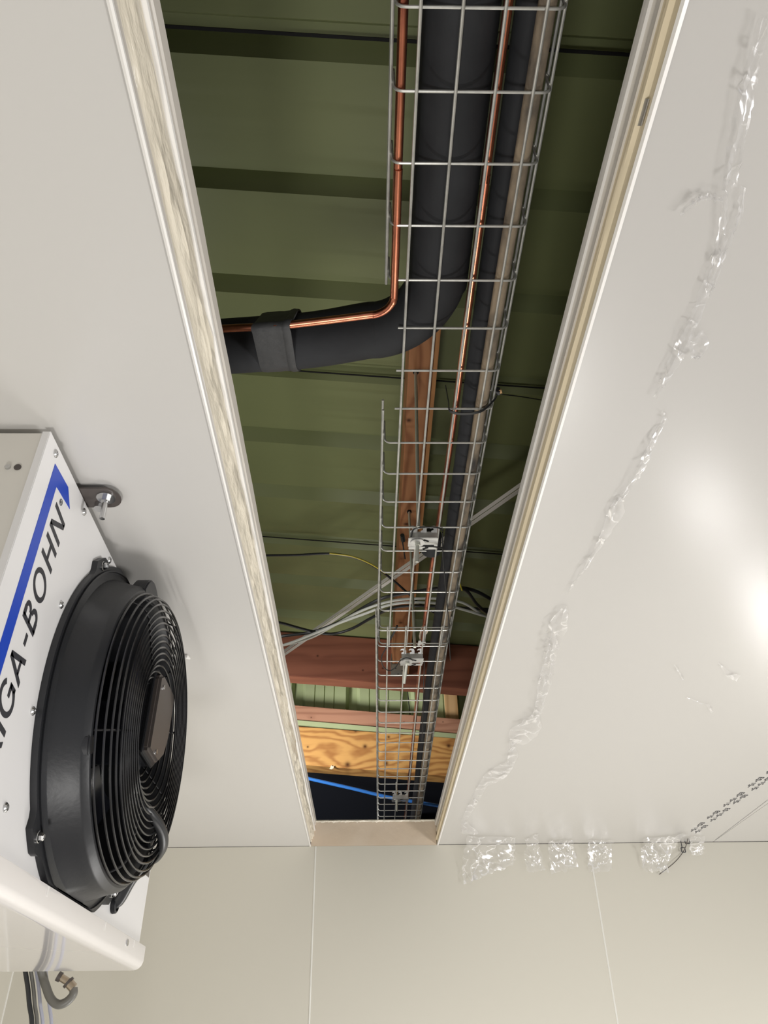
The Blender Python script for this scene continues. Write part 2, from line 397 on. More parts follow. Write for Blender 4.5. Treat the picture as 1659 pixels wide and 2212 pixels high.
slbeam('flashing_strip', -2.6, 4.3, 4.005, 4.10, 1.518, 1.544, -.095, M_greenw, 'thin pale green metal strip lying between the pink rail and the knotty beam', bevel=.001)
bpy.data.objects['flashing_strip']['category'] = 'metal strip'
slbeam('timber_beam', -2.6, 4.3, 4.0, 4.12, 1.310, 1.512, -.085, M_beam3, 'thick golden knotty timber beam across the void, lowest beam above the blue pipe')
o = MB().box((.437, 4.105, 1.60), (.508, 4.145, 1.86)).build('timber_batten', M_post, bevel=.002)
tag(o, 'short pale upright timber batten against the green cladding, right of the pipes', 'batten')
# long timber over the tray, running towards the red beam, held there by a steel hanger
o = MB().hexa([(.108, -2.4, 1.65), (.176, -2.4, 1.65), (.196, 3.598, 1.648), (.126, 3.598, 1.648), (.108, -2.4, 1.82), (.176, -2.4, 1.82), (.196, 3.598, 1.81), (.126, 3.598, 1.81)]).build('roof_joist', M_gold, bevel=.003)
tag(o, 'long orange timber joist above the mesh tray, ending at the dark red beam', 'timber joist')
o = MB().hexa([(.178, -2.4, 1.655), (.190, -2.4, 1.655), (.210, 3.598, 1.655), (.198, 3.598, 1.655), (.178, -2.4, 1.82), (.190, -2.4, 1.82), (.210, 3.598, 1.80), (.198, 3.598, 1.80)]).build('timber_board', M_gold2, bevel=.001)
tag(o, 'thin paler board fixed along the right side of the long orange joist', 'board')
hg = thing('joist_hanger', (.16, 3.57, 1.64), 'grey steel hanger plate holding the joist end to the red beam', 'joist hanger')
part(MB().box((.122, 3.46, 1.642), (.200, 3.60, 1.6455)).box((.120, 3.50, 1.642), (.1235, 3.60, 1.72)), 'hanger_plate', M_hang, hg, bevel=.0006)
for (x, y) in ((.14, 3.5), (.175, 3.53), (.155, 3.57)):
    part(MB().tube([(x, y, 1.6425), (x, y, 1.6395)], .004, 8), 'nail', M_seam, hg)

# ------------------------------------------------------------------ wire mesh cable trays
def make_tray(name, y0, y1, ys, left_ok, label, dxy=0.0, x_off=0.0, zb=1.05):
    """ys: cross wire positions; left_ok(y): is the left side wall there"""
    t = thing(name, (0, y0, zb), label, 'cable tray', 'wire mesh cable trays in the ceiling slot')
    def X(x, y): return x+x_off+dxy*(y-y0)
    r = .0021
    for x in (.0655, .1170, .1690, .2190):
        part(MB().tube([(X(x, y0), y0, zb-.0045), (X(x, y1), y1, zb-.0045)], r+.0002, 8), 'longitudinal_wire', M_galv, t)
    for x, z in ((.2475, zb+.026), (.2475, zb+.053)):
        part(MB().tube([(X(x, y0), y0, z), (X(x, y1), y1, z)], r+.0002, 8), 'side_wire', M_galv, t)
    for (a, b) in left_ok:
        for x, z in ((.0325, zb+.026), (.0325, zb+.053)):
            part(MB().tube([(X(x, a), a, z), (X(x, b), b, z)], r+.0003, 8), 'side_wire', M_galv, t)
    def cross(full):
        rr = .012; pts = []
        xr, xl = .2435, .0365
        if full: 
            pts.append((xl, zb+.060))
            for k in range(6): a = PI+PI/2*k/5; pts.append((xl+rr+rr*math.cos(a), zb+rr+rr*math.sin(a)))
        else: pts.append((.054, zb))
        for k in range(6): a = -PI/2+PI/2*k/5; pts.append((xr-rr+rr*math.cos(a), zb+rr+rr*math.sin(a)))
        pts.append((xr, zb+.060))
        return [Vector((p[0]+x_off, 0, p[1])) for p in pts]
    protos = {}
    for y in ys:
        full = any(a-.01 <= y <= b+.01 for a, b in left_ok)
        if full not in protos:
            o = part(MB().tube([p+Vector((dxy*(y-y0), y, 0)) for p in cross(full)], r, 8), 'cross_wire', M_galv, t)
            protos[full] = (o, y)
        else:
            o, yy = protos[full]; copypart(o, t, (dxy*(y-yy), y-yy, 0))
    return t
ys1 = [.3885+.1*k for k in range(-9, 17)]; sc1 = 1.0
ys1 = [1.05*(.370+.0943*k) for k in range(-9, 18)]
make_tray('cable_tray', -.7, ys1[-1]+.01, ys1, [(-.7, .812), (1.112, ys1[-1]+.01)],
          'near galvanised wire mesh tray with a cut-out where the thick black pipe turns left')
y2 = ys1[-1]-.13
ys2 = [ys1[-1]-.098+.1*k for k in range(0, 22)]
make_tray('cable_tray', y2, 4.14, ys2, [(y2, 4.14)],
          'far galvanised wire mesh tray passing under the timber beams towards the dark end', dxy=.0125, x_off=-.0065, zb=1.042)

# ------------------------------------------------------------------ pipes
def tubething(name, pts, r, m, label, cat, n=16, group=None, smooth_n=8, raw=False):
    p = pts if raw else spline(pts, smooth_n)
    return tag(MB().tube(p, r, n).build(name, m), label, cat, group)
# thick black insulated pipe with the elbow to the left
R_ = .0505; pts = [(.1205, -2.4, 1.105), (.121, 0.2, 1.105), (.1215, .78, 1.105)]
cx, cy_, rad = .1215-.115, .80, .1225
for k in range(0, 11):
    a = (PI/2)*k/10; pts.append((.1215-rad+rad*math.cos(a), cy_+rad*math.sin(a)*1.12, 1.105))
pts += [(-.10, .958, 1.104), (-.24, .972, 1.103), (-.6, 1.01, 1.11), (-1.5, 1.1, 1.13)]
big = tubething('insulated_pipe', pts, R_, M_rub, 'thickest black foam-insulated pipe, turning left out of the mesh tray', 'pipe', n=36, smooth_n=5)
def band_loop(x0, x1, grow, nx=8, n=56, seed=0):
    """a strap drawn tight round the pipe and the copper tube below its near side"""
    mb = MB(); v = []; f = []
    for i in range(nx+1):
        u = i/nx; x = x0+(x1-x0)*u; yc = .957+(-.10-x)*.10; g = grow+.0012*math.sin(u*PI)+.0012*noise.noise(Vector((u*4, seed, 0)))
        cs_ = ((yc, 1.1045, .0505+g), (.872+(-.12-x)*.09, 1.0405, .0066+g))
        for k in range(n):
            a = 2*PI*k/n; d = (math.cos(a), math.sin(a))
            c_ = max(cs_, key=lambda q: q[0]*d[0]+q[1]*d[1]+q[2])
            v.append((x+.010*math.sin(a+.6)*(.6), c_[0]+c_[2]*d[0], c_[1]+c_[2]*d[1]))
    for i in range(nx):
        for k in range(n): f.append((i*n+k, i*n+(k+1) % n, (i+1)*n+(k+1) % n, (i+1)*n+k))
    m0 = len(v)
    for i in (0, nx):   # turned-in edges
        for k in range(n):
            p = v[i*n+k]; yc = .957+(-.10-p[0])*.10
            v.append((p[0], yc+(p[1]-yc)*.93, 1.1+(p[2]-1.1)*.93))
    for q, i in ((0, 0), (1, nx)):
        for k in range(n): f.append((i*n+k, i*n+(k+1) % n, m0+q*n+(k+1) % n, m0+q*n+k))
    return mb.add(v, f)
wo = tag(band_loop(-.128, -.190, .003).build('pipe_wrap', M_wrap), 'wide black rubber band wrapped round the thick pipe and the copper tube', 'pipe wrap')
part(band_loop(-.124, -.137, .0055, 3, seed=4), 'overlap_edge', M_wrap, wo)
# thinner insulated pipe, dusty pipe, two bare copper tubes
tubething('insulated_pipe', [(.213, -2.4, 1.104), (.213, .6, 1.104), (.2165, 1.25, 1.104), (.220, 1.9, 1.104), (.222, 2.35, 1.105), (.228, 3, 1.101), (.238, 3.6, 1.098), (.246, 4.15, 1.098)], .0235, M_rub,
          'slimmer black foam-insulated pipe running straight along the right of the mesh tray', 'pipe', n=24)
tubething('dusty_pipe', [(.221, -2.4, 1.0645), (.2225, .6, 1.0645), (.2245, 1.25, 1.0645), (.226, 1.9, 1.0645), (.225, 2.35, 1.0600), (.233, 3, 1.056), (.242, 3.6, 1.056), (.249, 4.15, 1.056)], .0118, M_rubd,
          'brown dust-covered insulated pipe at the right edge of the mesh tray', 'pipe', n=20)
tubething('copper_tube', [(.178, -2.4, 1.0615), (.1735, .385, 1.0615), (.1742, .62, 1.0615), (.1735, .85, 1.0615), (.173, 1.188, 1.0615), (.169, 1.472, 1.0615), (.1655, 1.73, 1.0615), (.166, 2.0, 1.060), (.168, 2.3, 1.0555), (.178, 3.1, 1.0515), (.187, 3.9, 1.0515), (.190, 4.15, 1.0515)], .0062, M_cop,
          'bare copper tube running straight between the two black insulated pipes', 'copper tube', n=12)
cp = [(.0455, -2.4, 1.0615), (.0450, .4, 1.0605), (.0455, .6, 1.058), (.0455, .795, 1.050)]
for k in range(1, 8):
    a = (PI/2)*k/7; cp.append((.0455-.042+.042*math.cos(a), .812+.042*math.sin(a), 1.047))
cp += [(-.06, .862, 1.044), (-.12, .868, 1.040), (-.165, .873, 1.0385), (-.25, .884, 1.046), (-.5, .92, 1.06), (-1.5, 1.02, 1.07)]
tubething('copper_tube', cp, .0066, M_cop, 'bare copper tube bending left below the thick black pipe', 'copper tube', n=14, smooth_n=5)

# ------------------------------------------------------------------ tray hangers: rod, washer, nut, slotted bracket
def hanger(px, py, zb, rodx, rody, topx, topy, tipx, tipy, label, w=.070):
    c = onz(px, py, zb)                                   # centre of the washer
    t = thing('tray_hanger', (c.x, c.y, zb), label, 'tray hanger', 'threaded rod hangers carrying the mesh tray')
    x0, y0, z0 = c.x-.022, c.y, zb
    # flat face under the tray, folded rear flange with three hooked claws
    b = MB()
    b.box((x0, y0-.016, z0), (x0+w, y0+.012, z0+.002))
    b.box((x0+.002, y0+.020, z0), (x0+w-.002, y0+.032, z0+.002))
    b.box((x0, y0+.012, z0), (x0+.030, y0+.020, z0+.002)); b.box((x0+w-.008, y0+.012, z0), (x0+w, y0+.020, z0+.002))
    b.box((x0+.004, y0-.018, z0), (x0+w-.002, y0-.016, z0+.018))
    part(b, 'bracket_plate', M_brack, t, bevel=.0006)
    h = MB()
    for k in range(3):
        xx = x0+.004+k*(w-.020)/2
        pl = [(0, 0), (.014, 0), (.014, .010), (.012, .015), (.007, .017), (.001, .016), (-.004, .012), (-.002, .0105), (.003, .012), (.006, .010), (.005, .006), (0, .004)]
        h.prism([(xx+a, y0-.0165-b_*.55, z0+.015+b_*.75) for a, b_ in pl], (0, 0, 0), (0, -.0018, 0))
    part(h, 'claw_edge', M_brack, t, smooth=False)
    for (dx_, dy_, an) in ((.042, -.006, .5), (.042, .026, -.5)):
        ca, sa = math.cos(an), math.sin(an)
        part(MB().prism([(x0+dx_+a*ca-bb*sa, y0+dy_+a*sa+bb*ca, z0) for a, bb in ((-.007, -.0025), (.007, -.0025), (.007, .0025), (-.007, .0025))], (0, 0, -.0008), (0, 0, .0005)), 'slot_hole', M_seam, t, smooth=False)
    wsh = MB().tube([c+Vector((0, 0, -.0005)), c+Vector((0, 0, -.003))], .0165, 28)
    part(wsh, 'washer', M_brack, t)
    part(MB().tube([c+Vector((0, 0, -.003)), c+Vector((0, 0, -.0095))], .0062, 6), 'nut', M_zinc, t)
    top = onz(topx, topy, 1.652); foot = onz(rodx, rody, zb+.012)
    part(MB().tube([foot, top], .0044, 10), 'threaded_rod', M_zinc, t)
    tip = onz(tipx, tipy, zb-.050)
    part(MB().tube([c+Vector((0, 0, .004)), tip], .0044, 10), 'bolt_end', M_zinc, t)
    part(MB().tube([top+Vector((0, 0, -.012)), top], .008, 6), 'anchor_nut', M_seam, t)
    return t
hanger(902, 1171, 1.028, 904, 1140, 898, 800, 901, 1214, 'nearer slotted steel bracket on a threaded rod, a bare rod beside it')
hanger(880, 1428, 1.020, 896, 1398, 884, 1102, 873, 1476, 'second slotted steel bracket and rod, in front of the red-brown beam')
hanger(857, 1728, 1.020, 857, 1725, 856, 1655, 857, 1752, 'farthest small bracket and rod, near the blue pipe', w=.075)
# loose claw clip on the far side of the second bracket
c = onz(908, 1390, 1.035)
o = MB().prism([(c.x+a, c.y+b, c.z) for a, b in ((-.006, -.014), (0, -.018), (.002, -.008), (.014, -.010), (.016, -.004), (.005, 0), (.015, .006), (.003, .008), (-.003, .016), (-.008, .012))], (0, 0, 0), (0, 0, .003)).build('wire_clip', M_brack, smooth=False)
tag(o, 'small galvanised clip on the mesh tray just above the second bracket', 'clip')
# black rubber saddles behind the brackets
c = onz(931, 1187, 1.06)
o = MB().tube([(c.x, c.y-.05, 1.072), (c.x, c.y-.045, 1.072), (c.x, c.y+.012, 1.066), (c.x, c.y+.018, 1.066)], [.010, .024, .024, .016], 18).build('insulation_piece', M_rub)
tag(o, 'short black piece of insulation lying in the tray behind the nearer bracket', 'insulation')

# ------------------------------------------------------------------ cables, straps and ties
# pale diagonal strap
a = onz(1200, 1005, 1.50); b = onz(560, 1452, 1.50); d = b-a
o = MB().ribbon([a, b], .014, .002, Vector((0, 0, 1)).cross(d)).ribbon([a+Vector((-.006, -.008, .009)), b+Vector((-.006, -.008, .009))], .013, .002, (0, 0, 1)).build('diagonal_brace', M_angle, smooth=False)
tag(o, 'pale metal brace running diagonally under the joist and behind the pipes', 'brace')
def cab(name, pix, z, r, m, label, cat='cable', n=8):
    pts = [onz(x, y, (z if not isinstance(z, (list, tuple)) else z[i])) for i, (x, y) in enumerate(pix)]
    return tag(MB().tube(spline(pts, 8), r, n).build(name, m), label, cat)
zc = 1.40
yel = cab('electric_cable', [(500, 1203), (570, 1200), (640, 1199), (710, 1196), (760, 1203), (800, 1219), (845, 1250), (885, 1285), (915, 1310), (950, 1330)], 1.44, .0042, M_cblack, 'single dark cable with a yellow-green core arching in from the left, highest in the slot')
part(MB().tube(spline([onz(x, y, 1.4360) for x, y in [(712, 1195.5), (760, 1202), (800, 1218), (832, 1238)]], 8), .0026, 8), 'yellow_core', M_cyel, yel)
cab('electric_cable', [(560, 1385), (612, 1374), (680, 1364), (740, 1340), (790, 1310), (830, 1291), (880, 1281), (940, 1272), (995, 1270), (1030, 1278), (1070, 1300)], 1.42, .0064, M_cblack, 'thick black cable, uppermost of the cables sagging across the slot')
cab('electric_cable', [(555, 1400), (615, 1393), (670, 1378), (720, 1352), (775, 1322), (830, 1302), (880, 1294), (950, 1293), (1000, 1302), (1040, 1326), (1090, 1350)], 1.41, .0050, M_cwhite, 'white cable just below the uppermost black cable across the slot')
cab('electric_cable', [(555, 1408), (620, 1391), (680, 1368), (735, 1345), (790, 1325), (840, 1307), (890, 1301), (950, 1304), (1005, 1318), (1045, 1330), (1090, 1340)], 1.40, .0050, M_cwhite, 'second white cable, lowest of the pale cables at the left edge')
cab('electric_cable', [(560, 1340), (604, 1345), (640, 1355), (680, 1365), (720, 1369), (760, 1358), (800, 1336), (840, 1316), (880, 1309), (950, 1310), (1010, 1314), (1048, 1316), (1100, 1318)], 1.415, .0056, M_cblack, 'black cable sagging lowest between the left edge and the tray')
cab('electric_cable', [(990, 1268), (1010, 1278), (1030, 1305), (1050, 1322), (1080, 1340)], 1.39, .0058, M_cblack, 'short black cable with a bared end right of the tray')
cab('core_wire', [(992, 1256), (994, 1262), (996, 1269), (998, 1275)], 1.38, .0026, M_cyel, 'short yellow core wire sticking up beside the right side of the tray', 'wire')
# blue pipe beyond the timber
o = MB().tube(spline([ony(620, 1668, 3.95), ony(668, 1682, 3.95), ony(760, 1703, 3.95), ony(840, 1722, 3.95), ony(938, 1739, 3.95), ony(1010, 1752, 3.95)], 6), .0085, 12).build('blue_pipe', M_bluep)
tag(o, 'thin bright blue pipe crossing the dark end of the slot', 'pipe')
# zip ties
def tie(pts, r, label, m=M_cblack, w=None):
    mb = MB()
    if w: mb.ribbon(spline(pts, 6), w, .0016, (0, 1, 0.1))
    else: mb.tube(spline(pts, 6), r, 6)
    return tag(mb.build('cable_tie', m), label, 'cable tie')
t1 = tie([(.155, 1.075, 1.105), (.158, 1.075, 1.06), (.1605, 1.078, 1.040), (.185, 1.083, 1.038), (.220, 1.078, 1.040), (.245, 1.066, 1.058), (.254, 1.058, 1.072)], .002, 'black cable tie looped under the copper tube and dusty pipe, with a tan tip', w=.0065)
part(MB().box((.249, 1.052, 1.066), (.257, 1.062, 1.080)), 'tie_head', M_cblack, t1, bevel=.001)
part(MB().tube([(.254, 1.056, 1.070), (.260, 1.054, 1.070)], .004, 8), 'tan_tip', M_tan, t1, label='tan coloured tip')
tie([onz(1085, 852, 1.07), onz(1120, 856, 1.12), onz(1170, 864, 1.2)], .0013, 'thin black wire tail running right from the tie with the tan tip')
tie([onz(956, 1150, 1.04), onz(957, 1200, 1.03), onz(962, 1260, 1.03), onz(968, 1330, 1.03), onz(971, 1390, 1.03), onz(973, 1426, 1.035)], .0016, 'long black tie tail hanging from the nearer bracket beside the black pipe')
tie([onz(917, 1430, 1.035), onz(915, 1480, 1.035), onz(914, 1540, 1.035), onz(912, 1600, 1.035)], .0013, 'thin black tie tail below the second bracket')
o = tie([onz(868, 1158, 1.44), onz(871, 1180, 1.44), onz(875, 1207, 1.44)], .0025, 'black tie hanging from the pale brace left of the nearer bracket')
part(MB().tube([onz(869, 1156, 1.44), onz(871, 1168, 1.44)], .007, 8), 'tie_head', M_cblack, o)
tie([onz(957, 1146, 1.0505), onz(950, 1141, 1.035), onz(925, 1139, 1.034), onz(895, 1143, 1.034), onz(888, 1160, 1.022)], .002, 'black tie across the claws of the nearer bracket')
tie([onz(918, 1181, 1.02), onz(936, 1181, 1.02), onz(957, 1184, 1.024)], .002, 'black tie across the plate of the nearer bracket')
tie([onz(858, 1352, 1.05), onz(848, 1372, 1.05), onz(838, 1388, 1.048), onz(834, 1400, 1.05)], .0032, 'short thick black strap hanging left of the second bracket')
tie([onz(834, 1400, 1.05), onz(824, 1420, 1.03), onz(828, 1440, 1.03), onz(842, 1449, 1.03), onz(856, 1440, 1.03), onz(864, 1428, 1.018), onz(878, 1421, 1.016), onz(893, 1426, 1.016)], .0016, 'loop of thin black tie curling round the second bracket washer')
tie([ony(880, 1490, 4.13), ony(886, 1545, 4.12)], .003, 'thin black line down the green upright cladding behind the tray')
o = MB().prism([onz(x, y, 1.075) for x, y in ((912, 1352), (921, 1357), (925, 1362), (922, 1370), (915, 1372), (910, 1378), (907, 1384), (905, 1374), (908, 1362))], (0, 0, 0), (0, 0, .0012)).build('torn_label', M_paper, smooth=False)
tag(o, 'torn scrap of tan label on the copper tube above the second bracket', 'label')

# ------------------------------------------------------------------ air cooler on the left
XF = -.475; UY0, UY1 = .872, 1.842; UZ0, UZ1 = .235, .797; YC, ZC_ = 1.357, .515
uc = thing('air_cooler', (XF-.25, YC, UZ1), 'white ceiling-mounted air cooler with a large black fan, left of the slot', 'air cooler')
cs = MB().box((XF-.52, UY0+.004, UZ0), (XF-.002, UY0+.007, UZ1)).box((XF-.52, UY1-.003, UZ0), (XF-.002, UY1, UZ1)).box((XF-.52, UY0+.007, UZ1-.003), (XF-.002, UY1-.003, UZ1))
cs.box((XF-.52, UY0+.007, UZ0), (XF-.517, UY1-.003, UZ1-.003)).box((XF-.517, UY0+.007, UZ0), (XF-.002, UY1-.003, UZ0+.003))
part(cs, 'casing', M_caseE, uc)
# front sheet with a round opening
fr = MB(); ring = []; outer = []
nseg = 96
for k in range(nseg):
    a = 2*PI*k/nseg; c_, s_ = math.cos(a), math.sin(a)
    ring.append((YC+.262*c_, ZC_+.262*s_))
    t_ = min((UY1-YC-.001 if c_ > 0 else YC-UY0)/max(abs(c_), 1e-6), (UZ1-ZC_ if s_ > 0 else ZC_-UZ0)/max(abs(s_), 1e-6))
    outer.append((YC+t_*c_, ZC_+t_*s_))
cors = [(UY1-.001, UZ1), (UY0, UZ1), (UY0, UZ0), (UY1-.001, UZ0)]
for cc in cors:
    i = min(range(nseg), key=lambda q: (outer[q][0]-cc[0])**2+(outer[q][1]-cc[1])**2); outer[i] = cc
v = [(XF, y, z) for y, z in ring]+[(XF, y, z) for y, z in outer]+[(XF-.012, y, z) for y, z in outer]
f = [(k, (k+1) % nseg, nseg+(k+1) % nseg, nseg+k) for k in range(nseg)]+[(nseg+k, nseg+(k+1) % nseg, 2*nseg+(k+1) % nseg, 2*nseg+k) for k in range(nseg)]
fp = part(fr.add(v, f), 'front_panel', M_case, uc, smooth=False)
def yz(mb, poly, x=XF, t=.0006): return mb.prism([(x, y, z) for y, z in poly], (0, 0, 0), (t, 0, 0))
# blue band
bl = MB(); yz(bl, [(.9125, .768), (.974, .771), (1.0, .747), (.937, .743), (.9405, .27), (.916, .27)])
part(bl, 'blue_band', M_blue, uc, smooth=False)
# lettering, reading upwards: u along z, v along -y
base_y, cap = .9985, .0470
def LT(u, vv, z0): return (base_y-vv*cap, z0+u+.0085*(vv-.5))
def stroke(mb, z0, a, b, w=.0082):
    (u0, v0), (u1, v1) = a, b
    if v0 == v1:   # along the reading direction
        dv = w/cap/2; q = [(u0, v0-dv), (u1, v0-dv), (u1, v0+dv), (u0, v0+dv)]
    else:
        q = [(u0-w/2, v0), (u0+w/2, v0), (u1+w/2, v1), (u1-w/2, v1)]
    yz(mb, [LT(u, vv, z0) for u, vv in q])
def arc(mb, z0, cu, cv, ru, rv, a0, a1, w=.0080, n=28):
    for k in range(n):
        qs = []
        for (aa, s_) in ((a0+(a1-a0)*k/n, 1), (a0+(a1-a0)*(k+1)/n, 1), (a0+(a1-a0)*(k+1)/n, 0), (a0+(a1-a0)*k/n, 0)):
            eu = ru-(0 if s_ else w); ev = rv-(0 if s_ else w*.82/cap)
            qs.append(LT(cu+eu*math.cos(aa), cv+ev*math.sin(aa), z0))
        yz(mb, qs)
wv = .0062/cap/2
def letter(ch):
    mb = MB()
    if ch == 'N': z=.677; stroke(mb, z, (.004, 0), (.004, 1)); stroke(mb, z, (.007, 1), (.036, 0), .009); stroke(mb, z, (.039, 0), (.039, 1))
    if ch == 'H': z=.628; stroke(mb, z, (.004, 0), (.004, 1)); stroke(mb, z, (.033, 0), (.033, 1)); stroke(mb, z, (.007, .52), (.030, .52), .0065)
    if ch == 'O': arc(mb, .569, .0215, .5, .0235, .53, 0, 2*PI)
    if ch == 'B':
        z=.523; stroke(mb, z, (.004, 0), (.004, 1)); stroke(mb, z, (.004, 1-wv), (.018, 1-wv)); stroke(mb, z, (.004, .53), (.020, .53), .006); stroke(mb, z, (.004, wv), (.020, wv))
        arc(mb, z, .018, .765, .0125, .235, -PI/2, PI/2, .0075); arc(mb, z, .020, .265, .0140, .265, -PI/2, PI/2, .0078)
    if ch == '-': yz(mb, [LT(u, vv, .4975) for u, vv in ((0, .32), (.017, .32), (.017, .47), (0, .47))])
    if ch == 'A': z=.446; stroke(mb, z, (.004, 0), (.020, 1), .0085); stroke(mb, z, (.037, 0), (.021, 1), .0085); stroke(mb, z, (.010, .30), (.031, .30), .006)
    if ch == 'G': z=.394; arc(mb, z, .0235, .5, .0240, .53, PI*.22, PI*1.82); stroke(mb, z, (.026, .45), (.045, .45), .0065); stroke(mb, z, (.0415, .12), (.0415, .50), .0075)
    if ch == 'I': z=.377; stroke(mb, z, (.004, 0), (.004, 1))
    if ch == 'R': z=.336; stroke(mb, z, (.004, 0), (.004, 1)); stroke(mb, z, (.004, 1-wv), (.018, 1-wv)); stroke(mb, z, (.004, .47), (.018, .47)); arc(mb, z, .018, .735, .0135, .265, -PI/2, PI/2); stroke(mb, z, (.018, .45), (.031, 0))
    if ch == 'F': z=.302; stroke(mb, z, (.004, 0), (.004, 1)); stroke(mb, z, (.004, 1-wv), (.027, 1-wv)); stroke(mb, z, (.004, .53), (.024, .53))
    return mb
lt = MB()
for ch in 'FRIGA-BOHN':
    q = letter(ch); lt.add(q.v, q.f)
rg = MB()
for k in range(24):
    a0, a1 = 2*PI*k/24, 2*PI*(k+1)/24
    yz(lt, [(.9655+r_*math.cos(a), .7345+r_*math.sin(a)) for r_, a in ((.0055, a0), (.0055, a1), (.0045, a1), (.0045, a0))])
yz(lt, [(.9685, .7325), (.9685, .7335), (.9625, .7335), (.9625, .7325)]); yz(lt, [(.9632, .7325), (.9632, .7365), (.9625, .7365), (.9625, .7325)])
yz(lt, [(.9660, .7325), (.9660, .7365), (.9653, .7365), (.9653, .7325)]); yz(lt, [(.9655, .7355), (.9685, .7360), (.9685, .7370), (.9655, .7365)])
part(lt, 'lettering', M_ink, uc, smooth=False)
# rivets
def rivet(y, z, x=XF): return MB().lathe([(.0068, x-.001), (.0066, x+.0015), (.0045, x+.0035), (.0030, x+.0036), (.0026, x+.002), (.0002, x+.002)], y, z, 16)
r0 = part(rivet(.904, .781), 'screw', M_steel, uc)
for (y, z) in ((1.052, .780), (1.207, .784), (1.059, .606), (1.06, .434), (1.056, .300), (1.660, .292), (1.78, .76), (1.66, .74)):
    copypart(r0, uc, (0, y-.904, z-.781))
# dimple and screw in the near end
part(MB().tube([(-.508, UY0+.0045, .730), (-.508, UY0+.0025, .730)], .0052, 18), 'end_hole', M_boxg, uc)
part(MB().tube([(-.522, UY0+.0045, .730), (-.522, UY0+.001, .730)], .0042, 14), 'end_screw', M_steel, uc)
part(MB().box((XF-.004, UY0-.0005, UZ0), (XF-.0005, UY0+.0065, UZ1)), 'corner_fold', M_case, uc, bevel=.0008)
# flange: round plate clipped top and bottom, four corner lugs
def flange_poly(R, zt, zb, n=200):
    out = []
    for k in range(n):
        a = 2*PI*k/n; r = R
        for la in (49, 131, 229, 311):
            d = abs((math.degrees(a)-la+180) % 360-180)
            if d < 4.2: r = R+.017
            elif d < 6.5: r = R+.017*(6.5-d)/2.3
        y, z = YC+r*math.cos(a), ZC_+r*math.sin(a)
        out.append((y, min(max(z, zb), zt)))
    return out
fl = MB(); po = flange_poly(.296, .793, .243); ng = len(po)
v = [(XF+.0005, y, z) for y, z in po]+[(XF+.010, y, z) for y, z in po]+[(XF+.010, YC+.272*math.cos(2*PI*k/ng), ZC_+.272*math.sin(2*PI*k/ng)) for k in range(ng)]
v = [(a, b, min(max(c, .2435), .7925)) for a, b, c in v]
f = [(k, (k+1) % ng, ng+(k+1) % ng, ng+k) for k in range(ng)]+[(ng+k, ng+(k+1) % ng, 2*ng+(k+1) % ng, 2*ng+k) for k in range(ng)]
fan = part(fl.add(v, f), 'fan_flange', M_blk, uc)
sh = MB().lathe([(.283, XF+.004), (.283, XF+.010), (.277, XF+.012), (.272, XF+.014), (.262, XF+.045), (.2605, XF+.056), (.259, XF+.0595), (.252, XF+.0675), (.248, XF+.0685), (.243, XF+.066), (.238, XF+.056), (.234, XF+.03), (.232, XF-.03), (.236, XF-.10)], YC, ZC_, 120)
sh.v = [(a, b, min(max(c, .2437), .792)) for a, b, c in sh.v]
part(sh, 'fan_shroud', M_blk, uc)
# little gutter hook shapes of the flange rim
lp = MB().lathe([(.288, XF+.010), (.289, XF+.013), (.286, XF+.0135), (.285, XF+.010)], YC, ZC_, 120)
lp.v = [(a, b, min(max(c, .2437), .792)) for a, b, c in lp.v]
part(lp, 'flange_lip', M_blk, uc)
for la in (49, 131, 229, 311):
    a = math.radians(la); y, z = YC+.300*math.cos(a), ZC_+.300*math.sin(a)
    b = part(MB().lathe([(.0085, XF+.010), (.0085, XF+.012), (.0075, XF+.0125)], y, z, 20).lathe([(.0060, XF+.0125), (.0060, XF+.017), (.004, XF+.019), (.003, XF+.017), (.0002, XF+.017)], y, z, 6), 'flange_bolt', M_steel, uc)
part(MB().lathe([(.0002, XF-.12), (.3, XF-.12)], YC, ZC_, 64), 'fan_interior', M_void, uc)
# blades and hub
bl_ = MB()
for k in range(5):
    a0 = 2*PI*k/5+.35
    v = []; f = []; nr, na = 8, 8
    for i in range(nr+1):
        r = .075+.152*i/nr
        for j in range(na+1):
            t = j/na; span = .80-.18*i/nr; a = a0+span*(t-.5)+.35*(i/nr)**1.5
            x = XF-.045+.060*(t-.5)*(1-.3*i/nr)
            v.append((x, YC+r*math.cos(a), ZC_+r*math.sin(a)))
    for i in range(nr):
        for j in range(na): f.append((i*(na+1)+j, i*(na+1)+j+1, (i+1)*(na+1)+j+1, (i+1)*(na+1)+j))
    nv = len(v); v += [(p[0]-.004, p[1], p[2]) for p in v]; f += [tuple(nv+q for q in ff[::-1]) for ff in f]
    b = MB().add(v, f); part(b, 'fan_blade', M_blkg, uc)
part(MB().lathe([(.0002, XF-.02), (.060, XF-.02), (.075, XF-.03), (.078, XF-.09)], YC, ZC_, 48), 'fan_hub', M_blkg, uc)
